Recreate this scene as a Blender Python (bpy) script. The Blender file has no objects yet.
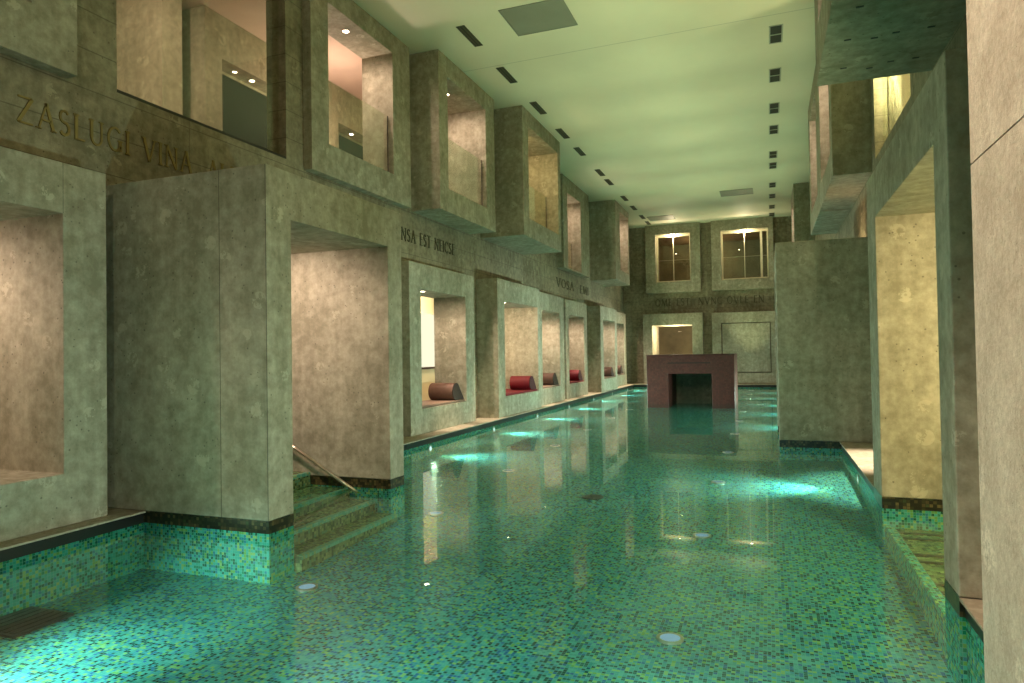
import bpy, bmesh, math, random
from mathutils import Vector, Matrix
random.seed(7)
S = bpy.context.scene
COL = S.collection

# ------------------------------------------------------------------ helpers
def link(o, parent=None):
    COL.objects.link(o)
    if parent is not None:
        o.parent = parent
    return o

def tag(o, label=None, cat=None, group=None, kind=None):
    if label: o['label'] = label
    if cat: o['category'] = cat
    if group: o['group'] = group
    if kind: o['kind'] = kind
    return o

def empty(name, loc, label, cat, group=None, kind='thing'):
    o = bpy.data.objects.new(name, None)
    o.empty_display_size = .1
    o.location = loc
    link(o)
    return tag(o, label, cat, group, kind)

class MB:
    def __init__(self):
        self.v = []; self.f = []; self.smooth = []
    def add(self, vs, fs, smooth=False):
        b = len(self.v)
        self.v += [tuple(p) for p in vs]
        for f in fs:
            self.f.append(tuple(i + b for i in f)); self.smooth.append(smooth)
    def box(self, x0, x1, y0, y1, z0, z1):
        x0, x1 = min(x0, x1), max(x0, x1); y0, y1 = min(y0, y1), max(y0, y1); z0, z1 = min(z0, z1), max(z0, z1)
        vs = [(x, y, z) for z in (z0, z1) for y in (y0, y1) for x in (x0, x1)]
        self.add(vs, [(0, 2, 3, 1), (4, 5, 7, 6), (0, 1, 5, 4), (2, 6, 7, 3), (0, 4, 6, 2), (1, 3, 7, 5)])
    def prism(self, pts, m, d):
        """2-D outline pts placed by function m(u, w, k) for k in d (two depths)"""
        n = len(pts)
        vs = [m(u, w, d[0]) for u, w in pts] + [m(u, w, d[1]) for u, w in pts]
        fs = [tuple(range(n)), tuple(range(2 * n - 1, n - 1, -1))]
        fs += [(i, i + n, (i + 1) % n + n, (i + 1) % n) for i in range(n)]
        self.add(vs, fs)
    def tube(self, pts, r, n=12):
        pts = [Vector(p) for p in pts]
        rings = []
        up = Vector((0, 1, 0))
        for i, p in enumerate(pts):
            t = (pts[min(i + 1, len(pts) - 1)] - pts[max(i - 1, 0)]).normalized()
            a = t.cross(up)
            if a.length < 1e-3: a = t.cross(Vector((1, 0, 0)))
            a.normalize(); b = t.cross(a)
            rings.append([p + r * (math.cos(k * 2 * math.pi / n) * a + math.sin(k * 2 * math.pi / n) * b) for k in range(n)])
        vs = [q for rg in rings for q in rg]
        fs = []
        for i in range(len(rings) - 1):
            for k in range(n):
                fs.append((i * n + k, i * n + (k + 1) % n, (i + 1) * n + (k + 1) % n, (i + 1) * n + k))
        fs.append(tuple(range(n - 1, -1, -1)))
        fs.append(tuple((len(rings) - 1) * n + k for k in range(n)))
        self.add(vs, fs, True)
    def disc(self, c, axis, r, h, n=24, r_in=0.0):
        """flat cylinder (or ring when r_in) centred c, thickness h along the axis"""
        c = Vector(c); a = Vector(axis).normalized()
        u = a.orthogonal().normalized(); w = a.cross(u)
        def ring(rr, t): return [c + a * t + rr * (math.cos(k * 2 * math.pi / n) * u + math.sin(k * 2 * math.pi / n) * w) for k in range(n)]
        if r_in <= 0:
            vs = ring(r, 0) + ring(r, h)
            fs = [tuple(range(n)), tuple(range(2 * n - 1, n - 1, -1))]
            fs += [(k, k + n, (k + 1) % n + n, (k + 1) % n) for k in range(n)]
        else:
            vs = ring(r, 0) + ring(r, h) + ring(r_in, h) + ring(r_in, 0)
            fs = []
            for j in range(4):
                for k in range(n):
                    fs.append((j * n + k, j * n + (k + 1) % n, ((j + 1) % 4) * n + (k + 1) % n, ((j + 1) % 4) * n + k))
        self.add(vs, fs)
    def build(self, name, mat, parent=None, origin=None, bevel=0.0):
        me = bpy.data.meshes.new(name)
        o0 = Vector(origin) if origin is not None else Vector((0, 0, 0))
        me.from_pydata([tuple(Vector(p) - o0) for p in self.v], [], self.f)
        bm = bmesh.new(); bm.from_mesh(me)
        bmesh.ops.recalc_face_normals(bm, faces=bm.faces)
        for f, s in zip(bm.faces, self.smooth): f.smooth = s
        bm.to_mesh(me); bm.free()
        me.materials.append(mat)
        o = bpy.data.objects.new(name, me)
        o.location = o0
        if parent is not None:
            q = parent
            while q is not None:
                o.location = o.location - q.location; q = q.parent
        link(o, parent)
        if bevel > 0:
            b = o.modifiers.new('bevel', 'BEVEL'); b.width = bevel; b.segments = 2; b.limit_method = 'ANGLE'
        return o

def plate(axis, a, b, u0, u1, z0, z1, holes=()):
    """slab between depth a and b along `axis`, spanning u and z, with rectangular holes (hu0,hu1,hz0,hz1)"""
    us = sorted({u0, u1} | {min(max(h[i], u0), u1) for h in holes for i in (0, 1)})
    zs = sorted({z0, z1} | {min(max(h[i], z0), z1) for h in holes for i in (2, 3)})
    def solid(i, j):
        if i < 0 or j < 0 or i >= len(us) - 1 or j >= len(zs) - 1: return False
        uc, zc = (us[i] + us[i + 1]) / 2, (zs[j] + zs[j + 1]) / 2
        return not any(h[0] < uc < h[1] and h[2] < zc < h[3] for h in holes)
    m = MB(); idx = {}
    def vid(i, j, k):
        key = (i, j, k)
        if key not in idx:
            d = a if k == 0 else b
            p = (d, us[i], zs[j]) if axis == 'x' else (us[i], d, zs[j])
            idx[key] = len(m.v); m.v.append(p)
        return idx[key]
    for i in range(len(us) - 1):
        for j in range(len(zs) - 1):
            if not solid(i, j): continue
            fs = [[(i, j, 0), (i + 1, j, 0), (i + 1, j + 1, 0), (i, j + 1, 0)], [(i, j, 1), (i, j + 1, 1), (i + 1, j + 1, 1), (i + 1, j, 1)]]
            if not solid(i - 1, j): fs.append([(i, j, 0), (i, j + 1, 0), (i, j + 1, 1), (i, j, 1)])
            if not solid(i + 1, j): fs.append([(i + 1, j, 0), (i + 1, j, 1), (i + 1, j + 1, 1), (i + 1, j + 1, 0)])
            if not solid(i, j - 1): fs.append([(i, j, 0), (i, j, 1), (i + 1, j, 1), (i + 1, j, 0)])
            if not solid(i, j + 1): fs.append([(i, j + 1, 0), (i + 1, j + 1, 0), (i + 1, j + 1, 1), (i, j + 1, 1)])
            for f in fs:
                m.f.append(tuple(vid(*q) for q in f)); m.smooth.append(False)
    return m

def block(x0, x1, y0, y1, z0, z1):
    m = MB(); m.box(x0, x1, y0, y1, z0, z1); return m

# ------------------------------------------------------------------ materials
class NT:
    def __init__(self, name):
        self.m = bpy.data.materials.new(name); self.m.use_nodes = True
        self.t = self.m.node_tree; self.t.nodes.clear()
        self.out = self.t.nodes.new('ShaderNodeOutputMaterial')
    def n(self, kind, **kw):
        x = self.t.nodes.new(kind)
        for k, v in kw.items():
            if k.startswith('i_'):
                key = k[2:].replace('_', ' ')
                x.inputs[key].default_value = v
            else:
                setattr(x, k, v)
        return x
    def l(self, a, b): self.t.links.new(a, b)
    def math(self, op, a, b=None, c=None, clamp=False):
        x = self.t.nodes.new('ShaderNodeMath'); x.operation = op; x.use_clamp = clamp
        for i, v in enumerate((a, b, c)):
            if v is None: continue
            if isinstance(v, (int, float)): x.inputs[i].default_value = v
            else: self.l(v, x.inputs[i])
        return x.outputs[0]
    def vmath(self, op, a, b=None):
        x = self.t.nodes.new('ShaderNodeVectorMath'); x.operation = op
        for i, v in enumerate((a, b)):
            if v is None: continue
            if isinstance(v, (tuple, list)): x.inputs[i].default_value = v
            elif isinstance(v, (int, float)): x.inputs['Scale'].default_value = v
            else: self.l(v, x.inputs[i])
        return x.outputs['Vector']
    def ramp(self, fac, stops, interp='LINEAR'):
        x = self.t.nodes.new('ShaderNodeValToRGB'); cr = x.color_ramp; cr.interpolation = interp
        while len(cr.elements) < len(stops): cr.elements.new(.5)
        for e, (p, c) in zip(cr.elements, stops):
            e.position = p; e.color = (*c, 1) if len(c) == 3 else c
        self.l(fac, x.inputs[0]); return x.outputs[0]
    def mix(self, fac, a, b, mode='MIX'):
        x = self.t.nodes.new('ShaderNodeMix'); x.data_type = 'RGBA'; x.blend_type = mode
        for s, v in ((0, fac), (6, a), (7, b)):
            if isinstance(v, (int, float)): x.inputs[s].default_value = v
            elif isinstance(v, (tuple, list)): x.inputs[s].default_value = (*v, 1) if len(v) == 3 else v
            else: self.l(v, x.inputs[s])
        return x.outputs[2]
    def bsdf(self, color, rough=.6, metal=0.0, bump=None, bump_str=.2, dist=.01, spec=.5):
        p = self.t.nodes.new('ShaderNodeBsdfPrincipled')
        if isinstance(color, (tuple, list)): p.inputs['Base Color'].default_value = (*color, 1)
        else: self.l(color, p.inputs['Base Color'])
        if isinstance(rough, (int, float)): p.inputs['Roughness'].default_value = rough
        else: self.l(rough, p.inputs['Roughness'])
        p.inputs['Metallic'].default_value = metal
        p.inputs['Specular IOR Level'].default_value = spec
        if bump is not None:
            b = self.t.nodes.new('ShaderNodeBump'); b.inputs['Strength'].default_value = bump_str; b.inputs['Distance'].default_value = dist
            self.l(bump, b.inputs['Height']); self.l(b.outputs[0], p.inputs['Normal'])
        self.l(p.outputs[0], self.out.inputs[0]); return p
    def pos(self):
        return self.n('ShaderNodeNewGeometry').outputs['Position']
    def noise(self, vec, scale, detail=4, rough=.55, dist=0):
        x = self.n('ShaderNodeTexNoise'); x.inputs['Scale'].default_value = scale; x.inputs['Detail'].default_value = detail
        x.inputs['Roughness'].default_value = rough; x.inputs['Distortion'].default_value = dist
        self.l(vec, x.inputs['Vector']); return x.outputs['Fac']

def stone(name, dark, light, blotch=.9, pit=14.0, streak=.35, vein=None, joint=0.0):
    k = NT(name); p = k.pos()
    big = k.noise(p, blotch, 5, .6, .4)
    fine = k.noise(p, blotch * 9, 5, .7)
    sv = k.vmath('MULTIPLY', p, (5.0, 5.0, .45))
    st = k.noise(sv, 1.3, 4, .6)
    f = k.math('MULTIPLY_ADD', fine, .75, k.math('MULTIPLY', big, .60))
    f = k.math('MULTIPLY_ADD', st, streak, f)
    f = k.math('SUBTRACT', f, .235 + .5 * streak)
    base = k.ramp(f, [(.30, dark), (.48, tuple((a + b) / 2 for a, b in zip(dark, light))), (.64, light)])
    vo = k.n('ShaderNodeTexVoronoi'); vo.inputs['Scale'].default_value = pit; k.l(p, vo.inputs['Vector'])
    area = k.noise(p, 2.3, 2)
    spot = k.math('MULTIPLY', k.math('LESS_THAN', vo.outputs['Distance'], .13), k.math('GREATER_THAN', area, .52))
    base = k.mix(k.math('MULTIPLY', spot, .6), base, tuple(c * .35 for c in dark))
    pale = k.n('ShaderNodeTexVoronoi'); pale.inputs['Scale'].default_value = 2.6; k.l(k.vmath('ADD', p, (3.1, 1.7, 8.2)), pale.inputs['Vector'])
    ps = k.math('MULTIPLY', k.math('LESS_THAN', pale.outputs['Distance'], .22), k.math('GREATER_THAN', fine, .5))
    base = k.mix(k.math('MULTIPLY', ps, .38), base, tuple(min(1, c * 1.25) for c in light))
    if vein:
        w = k.n('ShaderNodeTexNoise'); w.inputs['Scale'].default_value = 1.7; w.inputs['Detail'].default_value = 9; w.inputs['Roughness'].default_value = .72
        k.l(k.vmath('MULTIPLY', p, (1.6, 1.6, .6)), w.inputs['Vector'])
        vv = k.math('LESS_THAN', k.math('ABSOLUTE', k.math('SUBTRACT', w.outputs['Fac'], .5)), .012)
        base = k.mix(k.math('MULTIPLY', vv, .6), base, vein)
    if joint:
        sx = k.n('ShaderNodeSeparateXYZ'); k.l(p, sx.inputs[0])
        def line(v, period, off, w=.006):
            fr = k.math('FRACT', k.math('DIVIDE', k.math('ADD', v, off), period))
            return k.math('LESS_THAN', fr, w / period * 2)
        ln = k.math('MAXIMUM', line(sx.outputs[2], .42, .11), k.math('MULTIPLY', line(sx.outputs[1], 2.3, .4), 0.8))
        base = k.mix(k.math('MULTIPLY', ln, joint), base, tuple(c * .4 for c in dark))
    h = k.math('SUBTRACT', fine, k.math('MULTIPLY', spot, .6))
    k.bsdf(base, .72, bump=h, bump_str=.35, dist=.012, spec=.3)
    return k.m

def mosaic(name, size, stops, grout=(.25, .5, .4), gw=.10, rough=.25):
    k = NT(name); g = k.n('ShaderNodeNewGeometry'); p = g.outputs['Position']
    nrm = g.outputs['True Normal']
    q = k.vmath('SUBTRACT', k.vmath('SCALE', p, 1 / size), k.vmath('SCALE', nrm, .37))
    cell = k.vmath('FLOOR', q); fr = k.vmath('FRACTION', q)
    wn = k.n('ShaderNodeTexWhiteNoise', noise_dimensions='3D'); k.l(cell, wn.inputs['Vector'])
    patch = k.noise(p, 1.4, 2)
    val = k.math('ADD', wn.outputs['Value'], k.math('MULTIPLY', k.math('SUBTRACT', patch, .5), .25), clamp=True)
    colr = k.ramp(val, stops, 'CONSTANT')
    sx = k.n('ShaderNodeSeparateXYZ'); k.l(fr, sx.inputs[0])
    an = k.n('ShaderNodeSeparateXYZ'); k.l(k.vmath('ABSOLUTE', nrm), an.inputs[0])
    line = None
    for i in range(3):
        a = k.math('MULTIPLY', k.math('LESS_THAN', sx.outputs[i], gw), k.math('LESS_THAN', an.outputs[i], .5))
        line = a if line is None else k.math('MAXIMUM', line, a)
    c = k.mix(line, colr, grout)
    k.bsdf(c, rough, bump=k.math('SUBTRACT', 1.0, line), bump_str=.2, dist=.003)
    return k.m

def plain(name, color, rough=.5, metal=0.0, var=.12, scale=6.0):
    k = NT(name); n = k.noise(k.pos(), scale, 4)
    c = k.ramp(n, [(.3, tuple(max(0, x * (1 - var)) for x in color)), (.7, tuple(min(1, x * (1 + var)) for x in color))])
    k.bsdf(c, rough, metal, bump=n, bump_str=.05); return k.m

def emit(name, color, strength):
    k = NT(name); e = k.n('ShaderNodeEmission'); e.inputs[0].default_value = (*color, 1); e.inputs[1].default_value = strength
    k.l(e.outputs[0], k.out.inputs[0]); return k.m

def sheet(name, tint, refl=1.0, f0=.02, rough=0.0, bump=None, gloss=(1, 1, 1)):
    """transparent sheet with Schlick reflection, the same from both sides"""
    k = NT(name); g = k.n('ShaderNodeNewGeometry')
    dt = k.n('ShaderNodeVectorMath', operation='DOT_PRODUCT'); k.l(g.outputs['Normal'], dt.inputs[0]); k.l(g.outputs['Incoming'], dt.inputs[1])
    c = k.math('SUBTRACT', 1.0, k.math('ABSOLUTE', dt.outputs['Value']), clamp=True)
    f = k.math('MULTIPLY_ADD', k.math('POWER', c, 5.0), (1 - f0) * refl, f0 * refl, clamp=True)
    tr = k.n('ShaderNodeBsdfTransparent'); tr.inputs[0].default_value = (*tint, 1)
    gl = k.n('ShaderNodeBsdfGlossy'); gl.inputs['Color'].default_value = (*gloss, 1); gl.inputs['Roughness'].default_value = rough
    if bump:
        n = k.noise(k.vmath('MULTIPLY', g.outputs['Position'], bump[0]), 1.0, 2)
        b = k.n('ShaderNodeBump'); b.inputs['Strength'].default_value = bump[1]; b.inputs['Distance'].default_value = .02
        k.l(n, b.inputs['Height']); k.l(b.outputs[0], gl.inputs['Normal'])
    mx = k.n('ShaderNodeMixShader'); k.l(f, mx.inputs[0]); k.l(tr.outputs[0], mx.inputs[1]); k.l(gl.outputs[0], mx.inputs[2])
    k.l(mx.outputs[0], k.out.inputs[0]); return k.m

def ceiling_mat():
    k = NT('painted_ceiling'); p = k.pos(); n = k.noise(p, .7, 4)
    c = k.ramp(n, [(.3, (.74, .71, .55)), (.7, (.80, .77, .60))])
    sx = k.n('ShaderNodeSeparateXYZ'); k.l(p, sx.inputs[0])
    d = k.math('ABSOLUTE', k.math('SUBTRACT', sx.outputs[1], k.math('MULTIPLY_ADD', sx.outputs[0], -.02, 13.2)))
    c = k.mix(k.math('MULTIPLY', k.math('LESS_THAN', d, .012), .5), c, (.35, .36, .28))
    k.bsdf(c, .7, bump=n, bump_str=.03); return k.m

M = {}
M['stone'] = stone('travertine_cladding', (.25, .23, .16), (.49, .45, .345))
M['wall'] = stone('board_marked_wall', (.17, .145, .09), (.36, .32, .22), joint=.55)
M['reveal'] = M['stone']
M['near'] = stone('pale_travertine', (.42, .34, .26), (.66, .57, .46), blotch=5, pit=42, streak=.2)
M['dim_stone'] = stone('dim_stone', (.25, .27, .18), (.5, .52, .38))
M['coping'] = stone('honed_coping', (.30, .26, .19), (.52, .46, .36), blotch=1.6, pit=30, streak=0)
M['gallery'] = plain('gallery_plaster', (.62, .47, .37), .8, var=.06, scale=2)
M['gallery_stone'] = stone('gallery_stone', (.24, .21, .13), (.46, .40, .27))
M['cream'] = plain('cream_plaster', (.70, .62, .40), .8, var=.05, scale=1)
M['pool'] = mosaic('green_blue_mosaic', .028, [(0, (.008, .075, .065)), (.14, (.015, .12, .11)), (.26, (.02, .14, .36)), (.35, (.05, .30, .42)), (.47, (.07, .36, .34)), (.70, (.11, .44, .40)), (.85, (.20, .42, .10)), (.93, (.30, .52, .16))], grout=(.15, .44, .44), gw=.12)
M['pool_wall'] = mosaic('green_mosaic_wall', .027, [(0, (0.009, 0.117, 0.072)), (.16, (0.018, 0.243, 0.135)), (.34, (0.027, 0.216, 0.306)), (.46, (0.054, 0.396, 0.306)), (.68, (0.072, 0.450, 0.378)), (.84, (0.198, 0.396, 0.090)), (.93, (0.324, 0.468, 0.144))], grout=(0.198, 0.450, 0.378))
M['step'] = mosaic('olive_mosaic', .034, [(0, (.05, .09, .04)), (.25, (.13, .18, .07)), (.5, (.20, .26, .10)), (.75, (.28, .33, .13)), (.9, (.12, .26, .14))], grout=(.14, .17, .08))
M['step_edge'] = mosaic('pale_nosing_mosaic', .034, [(0, (.10, .38, .28)), (.4, (.18, .46, .34)), (.8, (.30, .42, .18))], grout=(.16, .34, .26))
M['band'] = mosaic('dark_waterline_mosaic', .034, [(0, (.010, .009, .004)), (.4, (.03, .028, .010)), (.65, (.07, .05, .02)), (.85, (.12, .09, .035)), (.95, (.04, .06, .02))], grout=(.012, .012, .006), rough=.3)
M['joint'] = plain('slab_joint_shadow_gap', (.07, .065, .04), .8)
M['black'] = plain('black_gutter', (.008, .008, .007), .4)
M['fountain'] = mosaic('red_brown_mosaic', .05, [(0, (.055, .014, .012)), (.3, (.07, .020, .016)), (.6, (.085, .024, .019)), (.85, (.06, .021, .017))], grout=(.035, .013, .011), rough=.4)
M['fountain_dark'] = plain('dark_slot', (.02, .012, .01), .5)
M['red'] = plain('red_upholstery', (.16, .003, .012), .65, var=.1, scale=14)
M['brown'] = plain('brown_upholstery', (.14, .068, .046), .65, var=.1, scale=14)
M['dkred'] = plain('dark_red_end', (.06, .006, .010), .7)
M['dkbrown'] = plain('dark_brown_end', (.045, .022, .016), .7)
M['tan'] = plain('tan_pad', (.22, .14, .10), .7, var=.08, scale=14)
M['steel'] = plain('brushed_steel', (.62, .52, .42), .3, .9, var=.04)
M['dksteel'] = plain('dark_metal', (.04, .04, .035), .4, .6)
M['vent'] = plain('dark_vent', (.03, .032, .02), .6)
M['vent_olive'] = plain('olive_vent', (.075, .08, .045), .6)
M['vent_frame'] = plain('vent_frame', (.40, .42, .34), .5)
M['panel'] = plain('grey_panel', (.25, .26, .21), .6, var=.05, scale=2)
k = NT('dark_glass_door'); k.bsdf((.012, .013, .010), .8, spec=.05); M['door'] = k.m
M['gold'] = plain('dull_gold_letters', (.26, .19, .06), .5, .3)
M['inkgold'] = plain('dark_bronze_letters', (.085, .075, .038), .6, .1)
M['ceiling'] = ceiling_mat()
M['water'] = sheet('pool_water', (.76, .97, .93), refl=.72, f0=.025, bump=((1.1, 1.1, 1.0), .03))
M['glass'] = sheet('clear_glass', (.93, .95, .90), f0=.05, gloss=(.9, .95, .88))
M['lens_warm'] = emit('warm_lamp_lens', (1.0, .86, .62), 16)
M['lens_reflection'] = emit('lamp_reflection', (1.0, .86, .62), 6)
M['lens_floor'] = emit('pool_lamp_lens', (.55, .85, 1.0), .22)
M['lens_wall'] = emit('wall_lamp_lens', (.8, 1.0, .95), 1.0)
M['wall_glow'] = emit('lit_wall_glow', (1.0, .95, .68), .5)
M['white_frame'] = plain('cream_frame', (.72, .66, .48), .5)

# ------------------------------------------------------------------ lights
WARM = (1.0, .74, .58)
def lamp(name, kind, loc, power, color, target=None, angle=100, blend=.6, radius=.05):
    d = bpy.data.lights.new(name, kind); d.energy = power; d.color = color
    d.shadow_soft_size = radius
    if kind == 'SPOT':
        d.spot_size = math.radians(angle); d.spot_blend = blend
    d.cycles.use_multiple_importance_sampling = False
    o = bpy.data.objects.new(name, d); o.location = loc; link(o)
    if target is not None:
        o.rotation_euler = (Vector(target) - Vector(loc)).to_track_quat('-Z', 'Y').to_euler()
    return o

def downlight(loc, label, group, lens='lens_warm', r=.05, axis=(0, 0, -1), name='recessed_downlight', cat='lamp'):
    e = empty(name, loc, label, cat, group)
    a = MB(); a.disc(loc, axis, r * 1.45, .012, 20, r); a.build('trim_ring', M['steel'], e)
    b = MB(); b.disc(loc, axis, r, .008, 20); b.build('lens', M[lens], e)
    return e

# ------------------------------------------------------------------ the setting
LX, RX = -6.65, 1.65           # main side walls
LT, RT = .35, .35              # their thickness
CZ = 7.72                      # ceiling
YF = 33.55                     # far wall
Y0 = -4.0
CP = .12                       # coping height

# left alcoves: front X, y0, y1, top, opening y0,y1,z0,z1, back
ALC = [
    (-6.20, 1.18, 5.00, 3.54, 1.66, 4.55, .61, 3.06, -8.30),
    (-6.40, 11.55, 14.62, 3.48, 12.01, 14.13, .61, 2.97, -7.20),
    (-6.10, 15.34, 18.62, 3.50, 15.80, 18.40, .61, 2.97, -7.20),
    (-6.25, 18.68, 21.55, 3.47, 19.25, 21.08, .61, 2.95, -7.20),
    (-6.30, 21.95, 24.80, 3.46, 22.31, 24.32, .61, 2.95, -7.20),
    (-6.05, 25.90, 28.94, 3.46, 26.40, 28.55, .61, 2.95, -7.20),
    (-6.30, 29.10, 32.20, 3.46, 29.60, 31.70, .61, 2.95, -7.20),
]
# left upper bays: front X, y0,y1, opening y0,y1,z0,z1
BAY = [
    (-6.50, 1.90, 4.93, 2.35, 4.47, 5.08, 7.38),
    (-6.50, 8.74, 11.86, 9.19, 11.20, 5.06, 7.35),
    (-6.00, 12.12, 15.05, 12.52, 14.52, 5.03, 7.31),
    (-5.50, 15.66, 18.86, 16.07, 18.62, 5.02, 7.34),
    (-6.40, 22.20, 25.80, 22.76, 24.53, 4.60, 7.20),
    (-5.60, 26.85, 29.70, 27.75, 29.50, 5.02, 7.40),
]
BZ = 4.55
WINL = (5.50, 8.33, 4.61, CZ)   # big flush window of the left wall
BACKU = -6.98
e_ = .004
holes = [(a[1] - e_, a[2] + e_, CP, a[3] + e_) for a in ALC]
holes += [(b[1] - e_, b[2] + e_, BZ - e_, CZ) for b in BAY]
holes.append(WINL)
holes.append((5.27 - e_, 7.83 + e_, -.7, 3.52 + e_))
tag(plate('x', LX, LX - LT, Y0, YF, -.7, CZ, holes).build('wall_left', M['wall']), kind='structure')

RBAY = [   # right upper bays: front X, y0,y1, opening
    (.55, 5.10, 8.20, 5.60, 7.75, 5.03, 7.30),
    (1.06, 12.55, 15.66, 12.98, 15.15, 5.02, 7.30),
    (1.06, 15.72, 18.90, 16.20, 18.40, 5.02, 7.30),
    (.97, 27.00, 30.00, 27.45, 29.55, 5.02, 7.30),
]
WINR = (9.30, 12.20, 4.67, 7.30)
PORT_R = (1.07, 4.95, 8.62, 5.33, 8.04, 3.04, 3.53)
PORT_R2 = (.14, 12.60, 15.20, 12.98, 14.82, 3.04, 3.50)
RALC = [(1.10, 15.90, 18.95, 3.50, 16.35, 18.5, .6, 2.97, 2.1), (1.10, 19.3, 22.35, 3.50, 19.75, 21.9, .6, 2.97, 2.1), (1.10, 22.7, 25.75, 3.50, 23.15, 25.3, .6, 2.97, 2.1)]
holes = [(b[1] - e_, b[2] + e_, BZ - e_, CZ) for b in RBAY] + [WINR]
holes += [(p[1] - e_, p[2] + e_, -.7, p[6] + e_) for p in (PORT_R, PORT_R2)]
holes += [(a[1] - e_, a[2] + e_, CP, a[3] + e_) for a in RALC]
tag(plate('x', RX, RX + RT, Y0, YF, -.7, CZ, holes).build('wall_right', M['wall']), kind='structure')

# far wall
FU = [(-5.48, -2.92, -5.00, -3.38, 4.97, 7.26), (-2.42, .30, -1.98, .07, 4.94, 7.22)]
FL = (-5.66, -2.87, 3.46, -5.23, -3.36, .60, 2.90)
FPAN = (-2.46, .31, 3.42)
FY = 33.2
holes = [(f[0] - e_, f[1] + e_, 4.46, CZ) for f in FU] + [(FL[0] - e_, FL[1] + e_, CP, FL[2] + e_), (FPAN[0] - e_, FPAN[1] + e_, CP, FPAN[2] + e_)]
tag(plate('y', YF, YF + .35, LX - LT, RX + RT, -.7, CZ, holes).build('wall_far', M['wall']), kind='structure')
tag(block(LX - LT, RX + RT, Y0 - .3, Y0, -.7, CZ).build('wall_near', M['wall']), kind='structure')
tag(block(LX - LT, RX + RT, Y0 - .3, YF + .35, CZ, CZ + .25).build('ceiling', M['ceiling']), kind='structure')

# decks (coping) and pool basin
PL, PR = -6.0, 1.07
YN, YE = 2.2, 32.3
def coping(name, x0, x1, y0, y1, edges):
    m = MB(); m.box(x0, x1, y0, y1, CP - .018, CP)
    o = m.build(name, M['coping']); tag(o, kind='structure')
    return o
coping('floor_left', -9.0, PL, Y0, 5.266, 'x')
coping('floor_left', -9.0, PL, 7.834, YE, 'x')
coping('floor_right', PR, RX + 3.2, YN, 4.946, 'x')
coping('floor_right', PR, RX + 3.2, 8.624, 12.596, 'x')
coping('floor_right', PR, RX + 3.2, 15.204, YE, 'x')
coping('floor_far', -9.0, RX + 3.2, YE + .001, YF + 4.5, 'y')
coping('floor_near', PL + .001, RX + 3.2, Y0, YN - .001, 'y')
def gutter(name, *b):
    tag(block(*b).build(name, M['black']), kind='structure')
gutter('trim_1', PL - .25, PL - .03, Y0, 5.266, -.004, CP - .019)
gutter('trim_2', PL - .25, PL - .03, 7.834, YE, -.004, CP - .019)
gutter('trim_3', PR + .03, PR + .25, YN, 4.946, -.004, CP - .019)
gutter('trim_4', PR + .03, PR + .25, 8.624, 12.596, -.004, CP - .019)
gutter('trim_5', PR + .03, PR + .25, 15.204, YE, -.004, CP - .019)
gutter('trim_6', PL, PR, YE + .03, YE + .25, -.004, CP - .019)
def pwall(name, *b):
    tag(block(*b).build(name, M['pool_wall']), kind='structure')
pwall('wall_pool_left', PL - .25, PL - .031, YN, 5.266, -.7, -.005)
pwall('wall_pool_left', PL - .25, PL - .031, 7.834, YE, -.7, -.005)
pwall('wall_pool_right', PR + .031, PR + .25, YN, 4.946, -.7, -.005)
pwall('wall_pool_right', PR + .031, PR + .25, 8.624, 12.596, -.7, -.005)
pwall('wall_pool_right', PR + .031, PR + .25, 15.204, YE, -.7, -.005)
pwall('wall_pool_far', PL, PR, YE + .031, YE + .25, -.7, -.005)
pwall('wall_pool_near', PL, PR, YN - .25, YN - .031, -.7, -.005)
ZF = [(YN - .3, -.47), (5.3, -.47), (8.0, -.37), (10.5, -.26), (13.0, -.20), (16, -.16), (20, -.125), (YE + .3, -.10)]
m = MB()
for (ya, za), (yb, zb) in zip(ZF, ZF[1:]):
    m.add([(-7.2, ya, za), (2.9, ya, za), (2.9, yb, zb), (-7.2, yb, zb)], [(0, 1, 2, 3)])
bm_floor = MB(); n = len(ZF)
vs = [(x, y, z) for (y, z) in ZF for x in (-7.2, 2.9)] + [(x, y, -.75) for (y, z) in ZF for x in (-7.2, 2.9)]
fs = []
for i in range(n - 1):
    fs += [(2 * i, 2 * i + 1, 2 * i + 3, 2 * i + 2), (2 * n + 2 * i, 2 * n + 2 * i + 2, 2 * n + 2 * i + 3, 2 * n + 2 * i + 1)]
    fs += [(2 * i, 2 * i + 2, 2 * n + 2 * i + 2, 2 * n + 2 * i), (2 * i + 1, 2 * n + 2 * i + 1, 2 * n + 2 * i + 3, 2 * i + 3)]
fs += [(0, 2 * n, 2 * n + 1, 1), (2 * n - 2, 2 * n - 1, 4 * n - 1, 4 * n - 2)]
bm_floor.add(vs, fs)
tag(bm_floor.build('floor_pool', M['pool']), kind='structure')
def zfloor(y):
    for (ya, za), (yb, zb) in zip(ZF, ZF[1:]):
        if ya <= y <= yb: return za + (zb - za) * (y - ya) / (yb - ya)
    return -.2

# water: one sheet with the footprint of the pool, steps and passage
m = MB()
m.add([(PL - .03, YN - .03, 0), (PR + .03, YN - .03, 0), (PR + .03, YE + .03, 0), (PL - .03, YE + .03, 0)], [(0, 1, 2, 3)])
m.add([(PR + .03, 5.33, 0), (2.7, 5.33, 0), (2.7, 8.04, 0), (PR + .03, 8.04, 0)], [(0, 1, 2, 3)])
w = m.build('water_surface', M['water'])
tag(w, 'still clear green pool water between the stone walls', 'water', kind='structure')

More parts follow.
